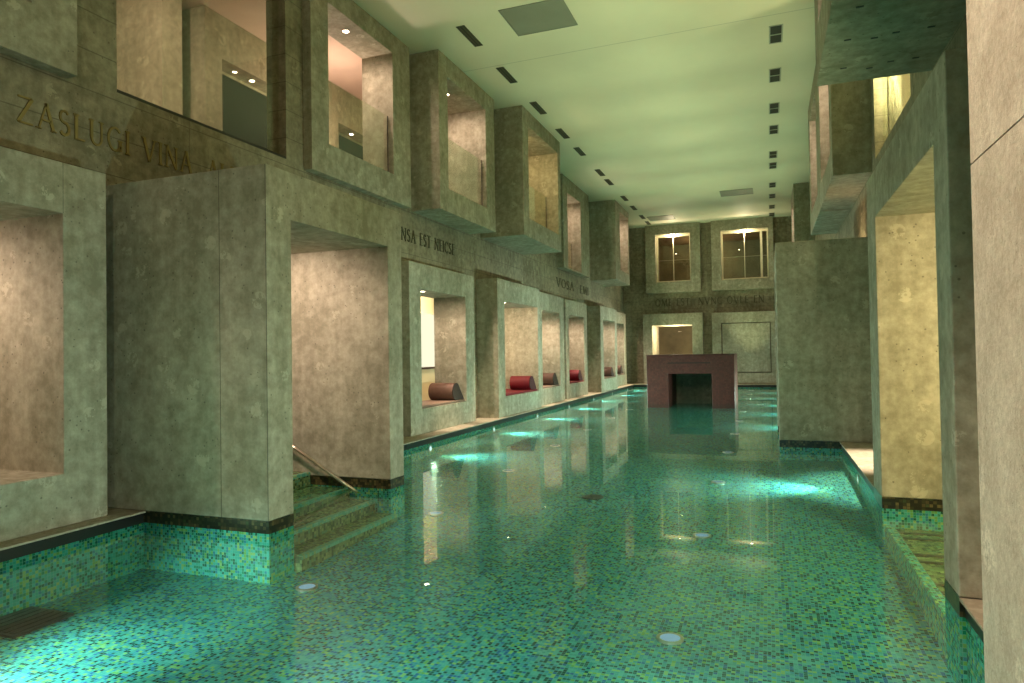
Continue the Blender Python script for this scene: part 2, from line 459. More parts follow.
# ------------------------------------------------------------------ left alcoves
LAB = ['empty stone alcove in front of the tall stone portal, warm light inside',
       'stone alcove just behind the tall portal, brown bolster and pale lit room inside',
       'projecting stone alcove with the nearer red bolster',
       'stone alcove with a brown bolster between the two red ones',
       'stone alcove with the farther red bolster',
       'projecting stone alcove beyond the farther red bolster',
       'last stone alcove on the bolster side, next to the far wall']
for i, (fx, y0, y1, zt, a0, a1, b0, b1, bk) in enumerate(ALC):
    e = empty('seating_alcove', (fx, (y0 + y1) / 2, CP), LAB[i], 'alcove', 'stone alcoves along the pool')
    plate('x', fx, bk, y0, y1, CP + .001, zt, [(a0, a1, b0, b1)]).build('stone_surround', M['stone'], e, bevel=.008)
    # warm lamp recessed in the soffit
    lx = fx - (.17 if i else .6); ly = a0 + (.38 if i else 1.6)
    if i: 
        downlight((lx, ly, b1 - .001), ['', 'downlight in the head of the alcove just behind the tall portal', 'downlight in the head of the alcove with the nearer red bolster',
              'downlight in the alcove with the brown bolster between the red ones', 'downlight in the alcove with the farther red bolster', 'downlight in the projecting alcove beyond the farther red bolster', 'downlight in the last alcove by the far wall'][i], 'alcove downlights', r=.06)
    lamp('alcove_light', 'SPOT', (lx - .05, ly + .25, b1 - .05) if i else (-7.9, 3.5, 2.98), 85 if i else 95, WARM, (fx - .35, a1 - .1, b0) if i else (-7.4, 4.2, .6), 125 if i else 160, .8, .06)

def bolster(i, kind, lab, labp):
    fx, y0, y1, zt, a0, a1, b0, b1, bk = ALC[i]
    sm, dm, pm = (M['red'], M['dkred'], M['red']) if kind == 'red' else (M['brown'], M['dkbrown'], M['tan'])
    zs = b0 + .001
    # seat pad: a thin pad with rounded edge
    mm = MB(); mm.box(bk + .03, fx - .03, a0 + .04, a1 - .02, zs, zs + .05)
    p = mm.build('seat_pad', pm, origin=(fx - .3, (a0 + a1) / 2, zs), bevel=.018)
    tag(p, labp, 'seat pad', 'seat pads in the alcoves')
    z0 = zs + .052; r = .19; yc = a1 - .42
    out = []
    for k in range(19):      # the roll, leaning into a wedge towards the end wall
        t = math.radians(50 + k * (270 - 50) / 18)
        out.append((yc + r * math.cos(t), z0 + r + r * math.sin(t)))
    out.append((yc + .385, z0)); out.append((yc + .38, z0 + .03))
    mp = lambda u, w_, d: (d, u, w_)
    e = empty('bolster', (fx - .3, yc, z0), lab, 'bolster', 'bolsters in the alcoves')
    mm = MB(); mm.prism(out, mp, (fx - .66, fx - .075))
    o = mm.build('roll', sm, e, bevel=.03)
    for f in o.data.polygons: f.use_smooth = True
    es = o.modifiers.new('es', 'EDGE_SPLIT'); es.split_angle = math.radians(40)
    mm = MB(); mm.prism(out, mp, (fx - .0745, fx - .06)); q = mm.build('end_panel', dm, e, bevel=.004)
    q['label'] = 'dark end panel facing the pool'
bolster(1, 'brown', 'brown bolster in the alcove nearest to the tall portal', 'pale brown seat pad in the alcove nearest to the tall portal')
bolster(2, 'red', 'nearer of the two red bolsters', 'red seat pad under the nearer red bolster')
bolster(3, 'brown', 'brown bolster between the two red bolsters', 'pale brown seat pad between the two red ones')
bolster(4, 'red', 'farther of the two red bolsters', 'red seat pad under the farther red bolster')
bolster(5, 'brown', 'small brown bolster in the alcove past the farther red one', 'pale brown seat pad past the farther red one')
bolster(6, 'brown', 'brown bolster in the last alcove before the far wall', 'pale brown seat pad in the last alcove before the far wall')

# room behind the lower alcoves
tag(block(-9.35, -9.05, Y0, YF, CP, 3.9).build('wall_left_room', M['cream']), kind='structure')
tag(block(-12.0, LX - LT - .002, Y0, YF, 3.62, 4.30).build('floor_gallery_left', M['gallery']), kind='structure')
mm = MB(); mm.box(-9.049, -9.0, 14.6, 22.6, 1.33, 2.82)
pn = mm.build('lit_wall_glow', M['wall_glow'], origin=(-9.02, 18.6, 1.33))  # emission stands in for lamplight on the cream back wall
tag(pn, 'lamp-lit cream wall, shown as a glowing panel, seen through the alcove behind the tall portal', 'wall panel')
mm = MB(); mm.box(-9.049, -8.985, 14.6, 22.6, 1.27, 1.325); tag(mm.build('trim_7', M['dkbrown']), kind='structure')
lamp('room_light', 'POINT', (-8.1, 16.5, 2.9), 60, (1, .8, .5), radius=.15)

# ------------------------------------------------------------------ portals standing in the pool
def portal(name, fx, bx, y0, y1, a0, a1, zl, zt, label):
    e = empty(name, (fx, (y0 + y1) / 2, 0), label, 'portal', 'stone portals standing in the water')
    plate('x', fx, bx, y0, y1, CP, zt, [(a0, a1, CP - 1, zl)]).build('stone_surround', M['stone'], e, bevel=.008)
    for (s0, s1) in ((y0, a0), (a1, y1)):
        block(fx, bx, s0, s1, 0.0, CP - .0005).build('waterline_band', M['band'], e)
        block(fx, bx, s0, s1, -.7, -.0005).build('submerged_base', M['pool_wall'], e)
    return e
portal('stone_portal', -4.45, -7.0, 5.27, 7.83, 5.63, 7.49, 3.04, 3.52, 'tall stone portal with a handrail and steps inside')
portal('stone_portal', PORT_R[0], 2.7, *PORT_R[1:], 'stone portal with a yellow-lit inside, next to the pale foreground pillar')
portal('stone_portal', PORT_R2[0], 2.7, *PORT_R2[1:], 'stone portal farther along, its broad end wall facing us, beside the bright coping')

pe = bpy.data.objects['stone_portal']
for x in (-5.02, -4.4585):
    block(x - .002, x + .002, 5.2685, 5.272, CP, 3.515).build('slab_joint', M['joint'], pe)
ae = bpy.data.objects['seating_alcove']
block(-6.201, -6.199, 4.548, 4.552, 3.06, 3.535).build('slab_joint', M['joint'], ae)
# steps in the left portal
sy0, sy1 = 5.631, 7.489
def stepset(name, spec, mat, edge_mat, lab):
    e = empty(name, (spec[0][0], (sy0 + sy1) / 2, spec[0][2]), lab, 'steps')
    for (x0, x1, zt) in spec:
        st = block(x0, x1, sy0, sy1, -.7, zt).build('step', mat, e)
        block(x1 - .05, x1 + .004, sy0, sy1, zt - .03, zt + .003).build('nosing', edge_mat, st)
    return e
e = empty('pool_steps', (-5.2, 6.56, -.4), 'mosaic steps leading down into the water through the tall portal', 'steps')
for (x0, x1, zt) in [(-6.95, -6.1, .30), (-6.1, -5.65, .16), (-5.65, -5.05, -.015), (-5.05, -4.68, -.15), (-4.68, -4.36, -.30)]:
    st = block(x0, x1, sy0, sy1, -.7, zt).build('step', M['step'], e)
    nz = MB(); nz.box(x1 - .06, x1 + .004, sy0 + .001, sy1 - .001, zt - .035, zt + .003)
    nz.build('nosing', M['step_edge'], st)
# handrail
e = empty('handrail', (-5.1, 7.36, 0), 'straight metal handrail running down into the water inside the tall portal', 'handrail')
mm = MB(); mm.tube([(-6.77, 7.36, 1.03), (-4.86, 7.36, -.03)], .021); mm.build('rail', M['steel'], e)
for x in (-6.4, -5.5):
    z = 1.03 - (x + 6.77) * .553
    mm = MB(); mm.tube([(x, 7.486, z - .06), (x, 7.40, z - .06), (x, 7.36, z - .02)], .009, 8); mm.build('bracket', M['steel'], e)

# shallow ledge in the right portal
e = empty('portal_ledge', (1.8, 6.7, -.2), 'shallow olive mosaic ledge under water in the yellow-lit portal', 'ledge')
block(PR + .10, 2.7, 5.331, 8.039, -.7, -.20).build('ledge', M['step'], e)
block(PR + .02, PR + .10, 5.331, 8.039, -.7, -.17).build('kerb', M['pool_wall'], e)
for y in (7.84, 7.62, 7.04, 6.82, 6.2, 6.0):
    block(PR + .12, 2.7, y, y + .06, -.21, -.194).build('dark_line', M['band'], e)
mm = MB(); mm.box(PR + .026, PR + .0305, 4.40, 4.52, -.45, -.01); 
tag(mm.build('trim_8', M['band']), kind='structure')

# ------------------------------------------------------------------ foreground pillar
e = empty('stone_pillar', (.70, 1.2, 0), 'pale warm-lit stone pillar closest to us at the edge of the picture', 'pillar')
block(.70, RX - .003, -1.2, 2.16, CP + .001, 2.325).build('stone_slab', M['near'], e)
block(.70, RX - .003, -1.2, 2.905, 2.332, CZ - .002).build('stone_slab', M['near'], e)
block(.70, 1.098, 2.2005, 2.905, -.4, 2.325).build('stone_slab', M['near'], e)
block(.705, 1.64, -1.19, 2.90, 2.3245, 2.3325).build('joint', M['dkbrown'], e)

# ------------------------------------------------------------------ upper bays
BL = ['stone bay above the empty alcove, before the wide flush window',
      'stone bay with a starry downlight, directly after the wide flush window',
      'stone bay with a downlight on its ceiling and glass, second after the wide flush window',
      'deepest projecting stone bay with yellowish light, third after the wide flush window',
      'nearly flush stone bay half hidden behind the deepest projecting bay',
      'last projecting stone bay above the bolster side, touching the far corner']
def balustrade(x, y0, y1, z0, label):
    e = empty('glass_balustrade', (x, (y0 + y1) / 2, z0), label, 'balustrade', 'glass balustrades in the upper bays')
    block(x - .012, x, y0, y1, z0 + .03, z0 + 1.10).build('glass_pane', M['glass'], e)
    block(x - .02, x + .008, y0, y1, z0, z0 + .03).build('base_rail', M['dksteel'], e)
    block(x - .013, x + .001, y1, y1 + .012, z0 + .03, z0 + 1.10).build('edge_strip', M['dksteel'], e)
BG = ['glass balustrade of the bay above the empty alcove', 'glass balustrade of the bay after the wide flush window', 'glass balustrade in the second bay after the wide flush window',
      'glass balustrade in the deepest projecting bay', 'glass balustrade in the nearly flush bay', 'glass balustrade in the last bay before the far wall']
for i, (fx, y0, y1, a0, a1, b0, b1) in enumerate(BAY):
    e = empty('bay_window', (fx, (y0 + y1) / 2, BZ), BL[i], 'bay', 'stone bays under the ceiling')
    plate('x', fx, BACKU - (.19 if i < 2 else 0), y0, y1, BZ, CZ - .001, [(a0, a1, b0, b1)]).build('stone_surround', M['stone'], e, bevel=.008)
    balustrade(fx - (.10 if i in (1, 2, 0) else .35), a0 + .01, a1 - .035, b0 + .001, BG[i])
    xin = fx - .3
    lx, ly = {1: (-6.80, 10.13), 2: (-6.42, 13.35)}.get(i, (fx - .3, a0 + .5))
    if i in (1, 2):
        downlight((lx, ly, b1 - .001), 'bright downlight on the ceiling of the ' + ('bay directly after the wide flush window' if i == 1 else 'second bay after the wide flush window'), 'bay downlights', r=.05)
    lamp('bay_light', 'SPOT', (lx - .05, ly + .1, b1 - .06), 44, WARM if i != 3 else (1, .78, .35), (fx - .5, a1, b0 + .4), 130, .8)
# wide flush window
mm = block(LX - .14, LX - .12, WINL[0], WINL[1], WINL[2] + .04, WINL[3] - .002)
wn = empty('window_1', (LX - .13, 6.7, WINL[2]), 'wide flush window between the two nearest bays of the inscribed wall', None, None, 'structure')
mm.build('glass_pane', M['glass'], wn)
block(LX - .16, LX - .01, WINL[0] + .001, WINL[1] - .001, WINL[2] + .001, WINL[2] + .04).build('sill_channel', M['dksteel'], wn)

# gallery behind the upper left windows
tag(block(-11.8, LX - LT - .002, Y0, YF, 7.51, 7.70).build('ceiling_gallery_left', M['gallery']), kind='structure')
tag(block(-11.9, -11.6, Y0, YF, 4.3, 7.7).build('wall_gallery_left', M['gallery']), kind='structure')
e = empty('gallery_pier', (-8.6, 8.05, 4.31), 'stone pier in the gallery, behind the left half of the wide flush window', 'pier')
block(-11.59, -8.6, 7.89, 8.28, 4.31, 7.505).build('stone_body', M['gallery_stone'], e)
def gal_portal(y0, y1, a0, a1, zo, lab, lab2):
    e = empty('gallery_portal', (-8.6, (y0 + y1) / 2, 4.31), lab, 'portal', 'stone portals in the gallery')
    plate('x', -8.6, -9.6, y0, y1, 4.31, 7.505, [(a0, a1, 4.0, zo)]).build('stone_surround', M['gallery_stone'], e, bevel=.006)
    d = block(-9.02, -8.98, a0, a1, 4.31, zo - .05).build('glass_door', M['door'], e)
    block(-9.03, -8.97, a0, a1, zo - .05, zo - .001).build('fascia', M['gallery_stone'], e)
gal_portal(8.75, 11.55, 9.13, 11.15, 6.76, 'stone portal with a dark glass door in the gallery behind the wide flush window', '')
gal_portal(11.85, 15.2, 12.5, 14.75, 6.72, 'stone portal in the gallery seen through the bay after the wide flush window', '')
downlight((-8.78, 10.05, 6.755), 'bright downlight in the gallery portal behind the wide flush window', 'gallery downlights', r=.045)
downlight((-8.78, 9.62, 6.755), 'mirrored lamp in the gallery door, modelled as a disc left of the bright one behind the wide flush window', 'gallery downlights', lens='lens_reflection', r=.04)  # glowing disc put in for a lamp's reflection in the glass door
downlight((-8.78, 13.25, 6.715), 'gallery downlight seen low through the bay after the wide flush window', 'gallery downlights', r=.045)
lamp('gallery_light', 'SPOT', (-7.3, 6.3, 6.9), 110, WARM, (-9.4, 7.9, 5.8), 100, .8, .08)
lamp('gallery_light', 'POINT', (-7.9, 11.2, 6.3), 45, WARM, radius=.12)
lamp('gallery_light', 'POINT', (-8.0, 17.2, 6.3), 40, (1, .78, .4), radius=.12)
lamp('gallery_light', 'POINT', (-8.0, 24.5, 6.3), 45, WARM, radius=.12)
lamp('gallery_light', 'POINT', (-8.0, 29.0, 6.3), 40, WARM, radius=.12)

# right bays
RL = ['stone bay overhead with a dark underside beside the pale pillar', 'stone bay over the broad end wall of the farther portal, its near side dark brown',
      'stone bay adjoining the dark brown one on its far side', 'farthest stone bay above the bright coping side']
for i, (fx, y0, y1, a0, a1, b0, b1) in enumerate(RBAY):
    e = empty('bay_window', (fx, (y0 + y1) / 2, BZ), RL[i], 'bay', 'stone bays under the ceiling')
    plate('x', fx, 2.1, y0, y1, BZ, CZ - .001, [(a0, a1, b0, b1)]).build('stone_surround', M['stone'], e, bevel=.008)
    lamp('bay_light', 'SPOT', (fx + .3, a0 + .4, b1 - .06), 70, WARM, (fx + .5, a1, b0 + .4), 130, .8)
    if i == 0:
        for (x, y) in ((.75, 7.75), (1.0, 7.85), (1.18, 7.75), (1.4, 7.75), (.72, 7.05), (.95, 7.1), (1.12, 7.05), (1.4, 7.05), (.75, 6.4), (1.1, 6.4)):
            block(x, x + .06, y, y + .025, BZ - .004, BZ + .001).build('slot', M['black'], e)
    if i == 1:
        eg = empty('glass_balustrade', (fx + .3, (a0 + a1) / 2, b0), 'glass balustrade in the bay with the dark brown near side', 'balustrade', 'glass balustrades in the upper bays')
        block(fx + .3, fx + .312, a0 + .9, a1 - .02, b0 + .03, b0 + 1.1).build('glass_pane', M['glass'], eg)
        block(fx + .298, fx + .314, a0 + .888, a0 + .9, b0 + .03, b0 + 1.1).build('edge_strip', M['dksteel'], eg)
        block(fx + .29, fx + .32, a0 + .888, a1 - .02, b0 + .001, b0 + .03).build('base_rail', M['dksteel'], eg)
wn = empty('window_2', (RX + .13, 10.7, WINR[2]), 'bright yellow-lit flush window above the yellow-lit portal', None, None, 'structure')
block(RX + .12, RX + .14, WINR[0], WINR[1], WINR[2] + .04, WINR[3]).build('glass_pane', M['glass'], wn)
block(RX + .12, RX + .14, 11.70, 11.73, WINR[2], WINR[3]).build('mullion', M['dksteel'], wn)
tag(block(RX + RT + .002, 5.0, Y0, YF, 7.51, 7.70).build('ceiling_gallery_right', M['cream']), kind='structure')
tag(block(3.2, 3.5, Y0, YF, 3.6, 7.7).build('wall_gallery_right', M['cream']), kind='structure')
tag(block(RX + RT + .002, 5.0, Y0, YF, 3.62, 4.30).build('floor_gallery_right', M['gallery']), kind='structure')
tag(block(3.2, 3.5, Y0, YF, -.7, 3.6).build('wall_right_room', M['cream']), kind='structure')
tag(block(RX + RT + .01, 3.19, 13.9, 14.0, 4.31, 7.5).build('wall_gallery_end', M['cream']), kind='structure')
lamp('gallery_light', 'POINT', (2.15, 11.95, 5.8), 70, (1, .92, .52), radius=.03)

RA = ['stone alcove hidden behind the broad end wall of the farther portal', 'second stone alcove beyond the farther portal', 'third stone alcove beyond the farther portal']
for i, (fx, y0, y1, zt, a0, a1, b0, b1, bk) in enumerate(RALC):
    e = empty('seating_alcove', (fx, (y0 + y1) / 2, CP), RA[i], 'alcove', 'stone alcoves along the pool')
    plate('x', fx, bk, y0, y1, CP + .001, zt, [(a0, a1, b0, b1)]).build('stone_surround', M['stone'], e, bevel=.008)
    lamp('alcove_light', 'SPOT', (fx + .25, a0 + .5, b1 - .06), 60, WARM, (fx + .4, a1, b0), 125, .8)

# ------------------------------------------------------------------ far wall
FN = ['stone bay of the far wall over the lit opening', 'stone bay of the far wall over the blank panel']
for i, (x0, x1, a0, a1, b0, b1) in enumerate(FU):
    e = empty('bay_window', ((x0 + x1) / 2, FY, 4.47), FN[i], 'bay', 'stone bays under the ceiling')
    plate('y', FY, FY + 1.15, x0, x1, 4.47, CZ - .001, [(a0, a1, b0, b1)]).build('stone_surround', M['stone'], e, bevel=.008)
    f = plate('y', FY + .30, FY + .36, a0 + .001, a1 - .001, b0 + .001, b1 - .001, [(a0 + .07, a1 - .05, b0 + .07, b1 - .10)]).build('window_frame', M['white_frame'], e)
    f['label'] = 'cream window frame'
    xm = a0 + (.50 if i == 0 else .50) * (a1 - a0)
    block(xm - .014, xm + .014, FY + .30, FY + .36, b0 + .07, b1 - .10).build('mullion', M['white_frame'], f)
    if i == 1:
        block(a1 - .34, a1 - .24, FY + .30, FY + .36, b0 + .07, b1 - .10).build('mullion', M['white_frame'], f)
    block(a0 + .07, a1 - .05, FY + .325, FY + .335, b0 + .07, b1 - .10).build('glass_pane', M['glass'], f)
    block(a0 + .02, a1 - .02, FY + .40, FY + .44, b0 + 1.07, b0 + 1.085).build('rail', M['steel'], e)
    downlight(((a0 + a1) / 2 + .05, FY + .2, b1 - .001), 'downlight in the far-wall bay over the ' + ('lit opening' if i == 0 else 'blank panel'), 'far wall downlights', r=.05)
    lamp('far_light', 'POINT', ((a0 + a1) / 2, FY + .17, b1 - .15), 38, (1, .8, .5), radius=.05)
    downlight(((a0 + a1) / 2 - (.1 if i == 0 else .3), FY + 2.2, 6.60), 'small lamp deep in the room behind the far-wall bay over the ' + ('lit opening' if i == 0 else 'blank panel'), 'far wall downlights', r=.04)
e = empty('doorway', ((FL[0] + FL[1]) / 2, FY, CP), 'stone framed lit opening in the far wall behind the red-brown block', 'doorway')
plate('y', FY, FY + 2.2, FL[0], FL[1], CP + .001, FL[2], [(FL[3], FL[4], FL[5], FL[6])]).build('stone_surround', M['stone'], e, bevel=.008)
lamp('far_light', 'POINT', (FL[3] + 1.0, FY + .7, FL[6] - .25), 95, (1, .84, .55), radius=.05)
downlight((FL[3] + 1.2, FY + .9, 2.62), 'lamp inside the lit opening of the far wall', 'far wall downlights', r=.05)
e = empty('blank_panel', (-1.07, FY, CP), 'blank stone panel of the far wall with a sunk field, beside the lit opening', 'wall panel')
plate('y', FY, FY + .30, FPAN[0], FPAN[1], CP + .001, FPAN[2], [(-2.04, .11, .62, 2.93)]).build('stone_surround', M['stone'], e, bevel=.008)
block(-2.005, .075, FY + .02, FY + .29, .655, 2.895).build('sunk_field', M['stone'], e, bevel=.006)
# rooms behind
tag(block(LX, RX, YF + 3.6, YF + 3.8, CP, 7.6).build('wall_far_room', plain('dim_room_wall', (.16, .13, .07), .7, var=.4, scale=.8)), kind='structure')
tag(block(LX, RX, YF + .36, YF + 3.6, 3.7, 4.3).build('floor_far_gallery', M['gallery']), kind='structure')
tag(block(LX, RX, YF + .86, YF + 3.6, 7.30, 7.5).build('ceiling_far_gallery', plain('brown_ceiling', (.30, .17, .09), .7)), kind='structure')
lamp('far_light', 'POINT', (-3.0, YF + 2.0, 6.9), 22, (1, .75, .4), radius=.1)
lamp('far_light', 'POINT', (-4.0, YF + 2.2, 2.4), 1.5, (1, .75, .4), radius=.1)

# ------------------------------------------------------------------ red-brown fountain block in the pool
e = empty('fountain_block', (-2.28, 22.0, 0), 'red-brown mosaic block with a square opening standing in the far water', 'fountain')
zb = -.16
plate('y', 22.0, 24.2, -3.66, -1.0, zb, 1.53, [(-2.99, -1.67, zb - 1, .95)]).build('body', M['fountain'], e, bevel=.012)
block(-2.985, -1.675, 23.95, 24.1, zb, .945).build('back_panel', M['dim_stone'], e)
block(-3.0, -1.70, 21.994, 22.03, 1.27, 1.31).build('slot', M['fountain_dark'], e)
block(-3.665, -.995, 21.99, 24.21, 1.531, 1.556).build('cap_slab', M['fountain'], e, bevel=.006)

# ------------------------------------------------------------------ ceiling fittings
NEXT = ['first', 'second', 'third', 'fourth', 'fifth', 'sixth', 'seventh', 'eighth', 'ninth', 'tenth', 'eleventh']
yl = [11.86, 13.84, 16.0, 18.14, 19.97, 22.6, 24.0, 26.8, 28.75, 30.85, 32.4]
for i, y in enumerate(yl):
    x = -5.2
    e = empty('slot_vent', (x, y, CZ), 'long olive slot vent near the bays, %s of its row from the near end' % NEXT[i], 'vent', 'slot vents along the bays')
    plate_m = MB()
    for (x0, x1, y0, y1) in ((x - .085, x - .068, y - .44, y + .44), (x + .068, x + .085, y - .44, y + .44), (x - .068, x + .068, y - .44, y - .425), (x - .068, x + .068, y + .425, y + .44)):
        plate_m.box(x0, x1, y0, y1, CZ - .012, CZ - .001)
    plate_m.build('frame', M['vent_olive'], e)
    block(x - .067, x + .067, y - .424, y + .424, CZ - .006, CZ - .001).build('grille', M['vent'], e)
    for s in (-.034, .034):
        block(x + s - .012, x + s + .012, y - .42, y + .42, CZ - .010, CZ - .0065).build('slat', M['vent_olive'], e)
yr = [14.03, 16.13, 18.34, 20.12, 22.7, 24.06, 26.9, 28.83, 31.0, 32.75]
for i, y in enumerate(yr):
    x = .255
    e = empty('square_vent', (x, y, CZ), 'black square ceiling vent with a centre bar, %s of its row from the near end' % NEXT[i], 'vent', 'square vents in the bare row')
    m_ = MB()
    for (x0, x1, y0, y1) in ((x - .125, x - .10, y - .40, y + .40), (x + .10, x + .125, y - .40, y + .40), (x - .10, x + .10, y - .40, y - .375), (x - .10, x + .10, y + .375, y + .40)):
        m_.box(x0, x1, y0, y1, CZ - .010, CZ - .001)
    m_.build('frame', M['vent_frame'], e)
    block(x - .099, x + .099, y - .374, y + .374, CZ - .005, CZ - .001).build('grille', M['vent'], e)
    block(x - .099, x + .099, y - .02, y + .02, CZ - .012, CZ - .0055).build('centre_bar', M['vent_frame'], e)
PAN = [(-4.34, -3.17, 11.15, 12.2, 'large grey ceiling hatch over the near part of the pool'), (-1.63, -.43, 27.1, 28.1, 'grey ceiling hatch over the far water beside the row of square vents'), (-5.02, -3.86, 30.93, 31.95, 'grey ceiling hatch close to the far wall')]
for (x0, x1, y0, y1, lab) in PAN:
    e = empty('access_hatch', ((x0 + x1) / 2, (y0 + y1) / 2, CZ), lab, 'hatch', 'grey hatches in the ceiling')
    block(x0 + .02, x1 - .02, y0 + .02, y1 - .02, CZ - .008, CZ - .001).build('panel', M['panel'], e)
    m_ = MB()
    for b in ((x0, x0 + .018, y0, y1), (x1 - .018, x1, y0, y1), (x0 + .018, x1 - .018, y0, y0 + .018), (x0 + .018, x1 - .018, y1 - .018, y1)):
        m_.box(*b, CZ - .014, CZ - .001)
    m_.build('frame', M['panel'], e)

# ------------------------------------------------------------------ pool lamps, drains
GREENLIT = (1.0, .88, .50)
UP = 225
k = 0
for i in range(-1, 11):
    for j, x in enumerate((-.73, -4.05)):
        y = 5.2 + 2.63 * i
        if -3.65 < x < -.9 and 22 < y < 24.7: continue
        if j == 1 and (5.27 < y < 5.25): continue
        z = zfloor(y)
        if i < 0:
            continue
        lab = ('round lamp in the pool floor, mid-pool row, %s from us' if j == 0 else 'round lamp in the pool floor, row on the bolster side, %s from us') % NEXT[i]
        if 21.5 < y < 25.2: x += .45 if j == 0 else -.45
        e = empty('floor_lamp', (x, y + (.1 if j else 0), z), lab, 'pool lamp', 'round lamps in the pool floor')
        m_ = MB(); m_.disc((x, e.location.y, z), (0, 0, 1), .10, .014, 24, .075); m_.build('ring', M['steel'], e)
        m_ = MB(); m_.disc((x, e.location.y, z), (0, 0, 1), .075, .011, 24); m_.build('lens', M['lens_floor'], e)
        lamp('uplight', 'SPOT', (x, e.location.y, z + .03), UP, GREENLIT, (x + (0 if j == 0 else 2.2 if i < 2 else .8), e.location.y + (4.5 if i > 8 else 0), 9), 46, 1.0, .08)
GLOW = 22
def wall_lamp(x, y, s, lab, power):
    zl = max(-.10, zfloor(y) * .5)
    e = empty('wall_lamp', (x, y, zl), lab, 'pool lamp', 'small lamps in the pool wall')
    m_ = MB(); m_.disc((x, y, zl), (s, 0, 0), .07, .014, 20, .045); m_.build('ring', M['steel'], e)
    m_ = MB(); m_.disc((x, y, zl), (s, 0, 0), .045, .010, 20); m_.build('lens', M['lens_wall'], e)
    lamp('beam', 'SPOT', (x + s * .05, y, .06), power, (.72, 1.0, .85), (x + s * 3, y, .18), 84, 1.0, .03)
    lamp('glow', 'SPOT', (x + s * .06, y, zl + .04), GLOW, (.68, 1.0, .62), (x + s * 3, y, 1.4), 150, .6, .04)
WL = [3.6, 8.4, 11.6, 14.8, 18.0, 21.2, 24.5, 27.7, 30.9]
for i, y in enumerate(WL):
    if i == 1: continue
    wall_lamp(PL - .03, y, 1, ('small bright lamp in the pool wall under the bolster side, %s beyond the tall portal' % NEXT[i - 2] if i else 'small pool wall lamp below the empty alcove'), 380 if i else 170)
for i, y in enumerate([3.7, 10.33, 17.0, 20.2, 23.4, 26.6, 29.8]):
    wall_lamp(PR + .03, y, -1, ('bright lamp in pool wall, bright coping side, %s beyond the yellow-lit portal' % NEXT[i - 1] if i else 'small pool wall lamp behind the pale foreground pillar'), 520 if i else 300)
e = empty('floor_drain', (-2.3, 9.2, zfloor(9.2)), 'small dark round drain in the pool floor', 'drain')
m_ = MB(); m_.disc((-2.3, 9.2, zfloor(9.2)), (0, 0, 1), .15, .012, 24, .12); m_.build('ring', M['dksteel'], e)
m_ = MB(); m_.disc((-2.3, 9.2, zfloor(9.2)), (0, 0, 1), .119, .008, 24); m_.build('grate', M['black'], e)
M['grate'] = plain('dark_green_grate', (.012, .02, .018), .4)
e = empty('floor_grate', (-5.8, 3.85, -.47), 'dark square grate in the pool floor below the empty alcove', 'grate')
block(-6.02, -5.50, 3.62, 4.12, -.469, -.450).build('frame', M['grate'], e)
for t in range(6):
    block(-5.99 + t * .08, -5.94 + t * .08, 3.65, 4.09, -.4495, -.444).build('bar', M['black'], e)

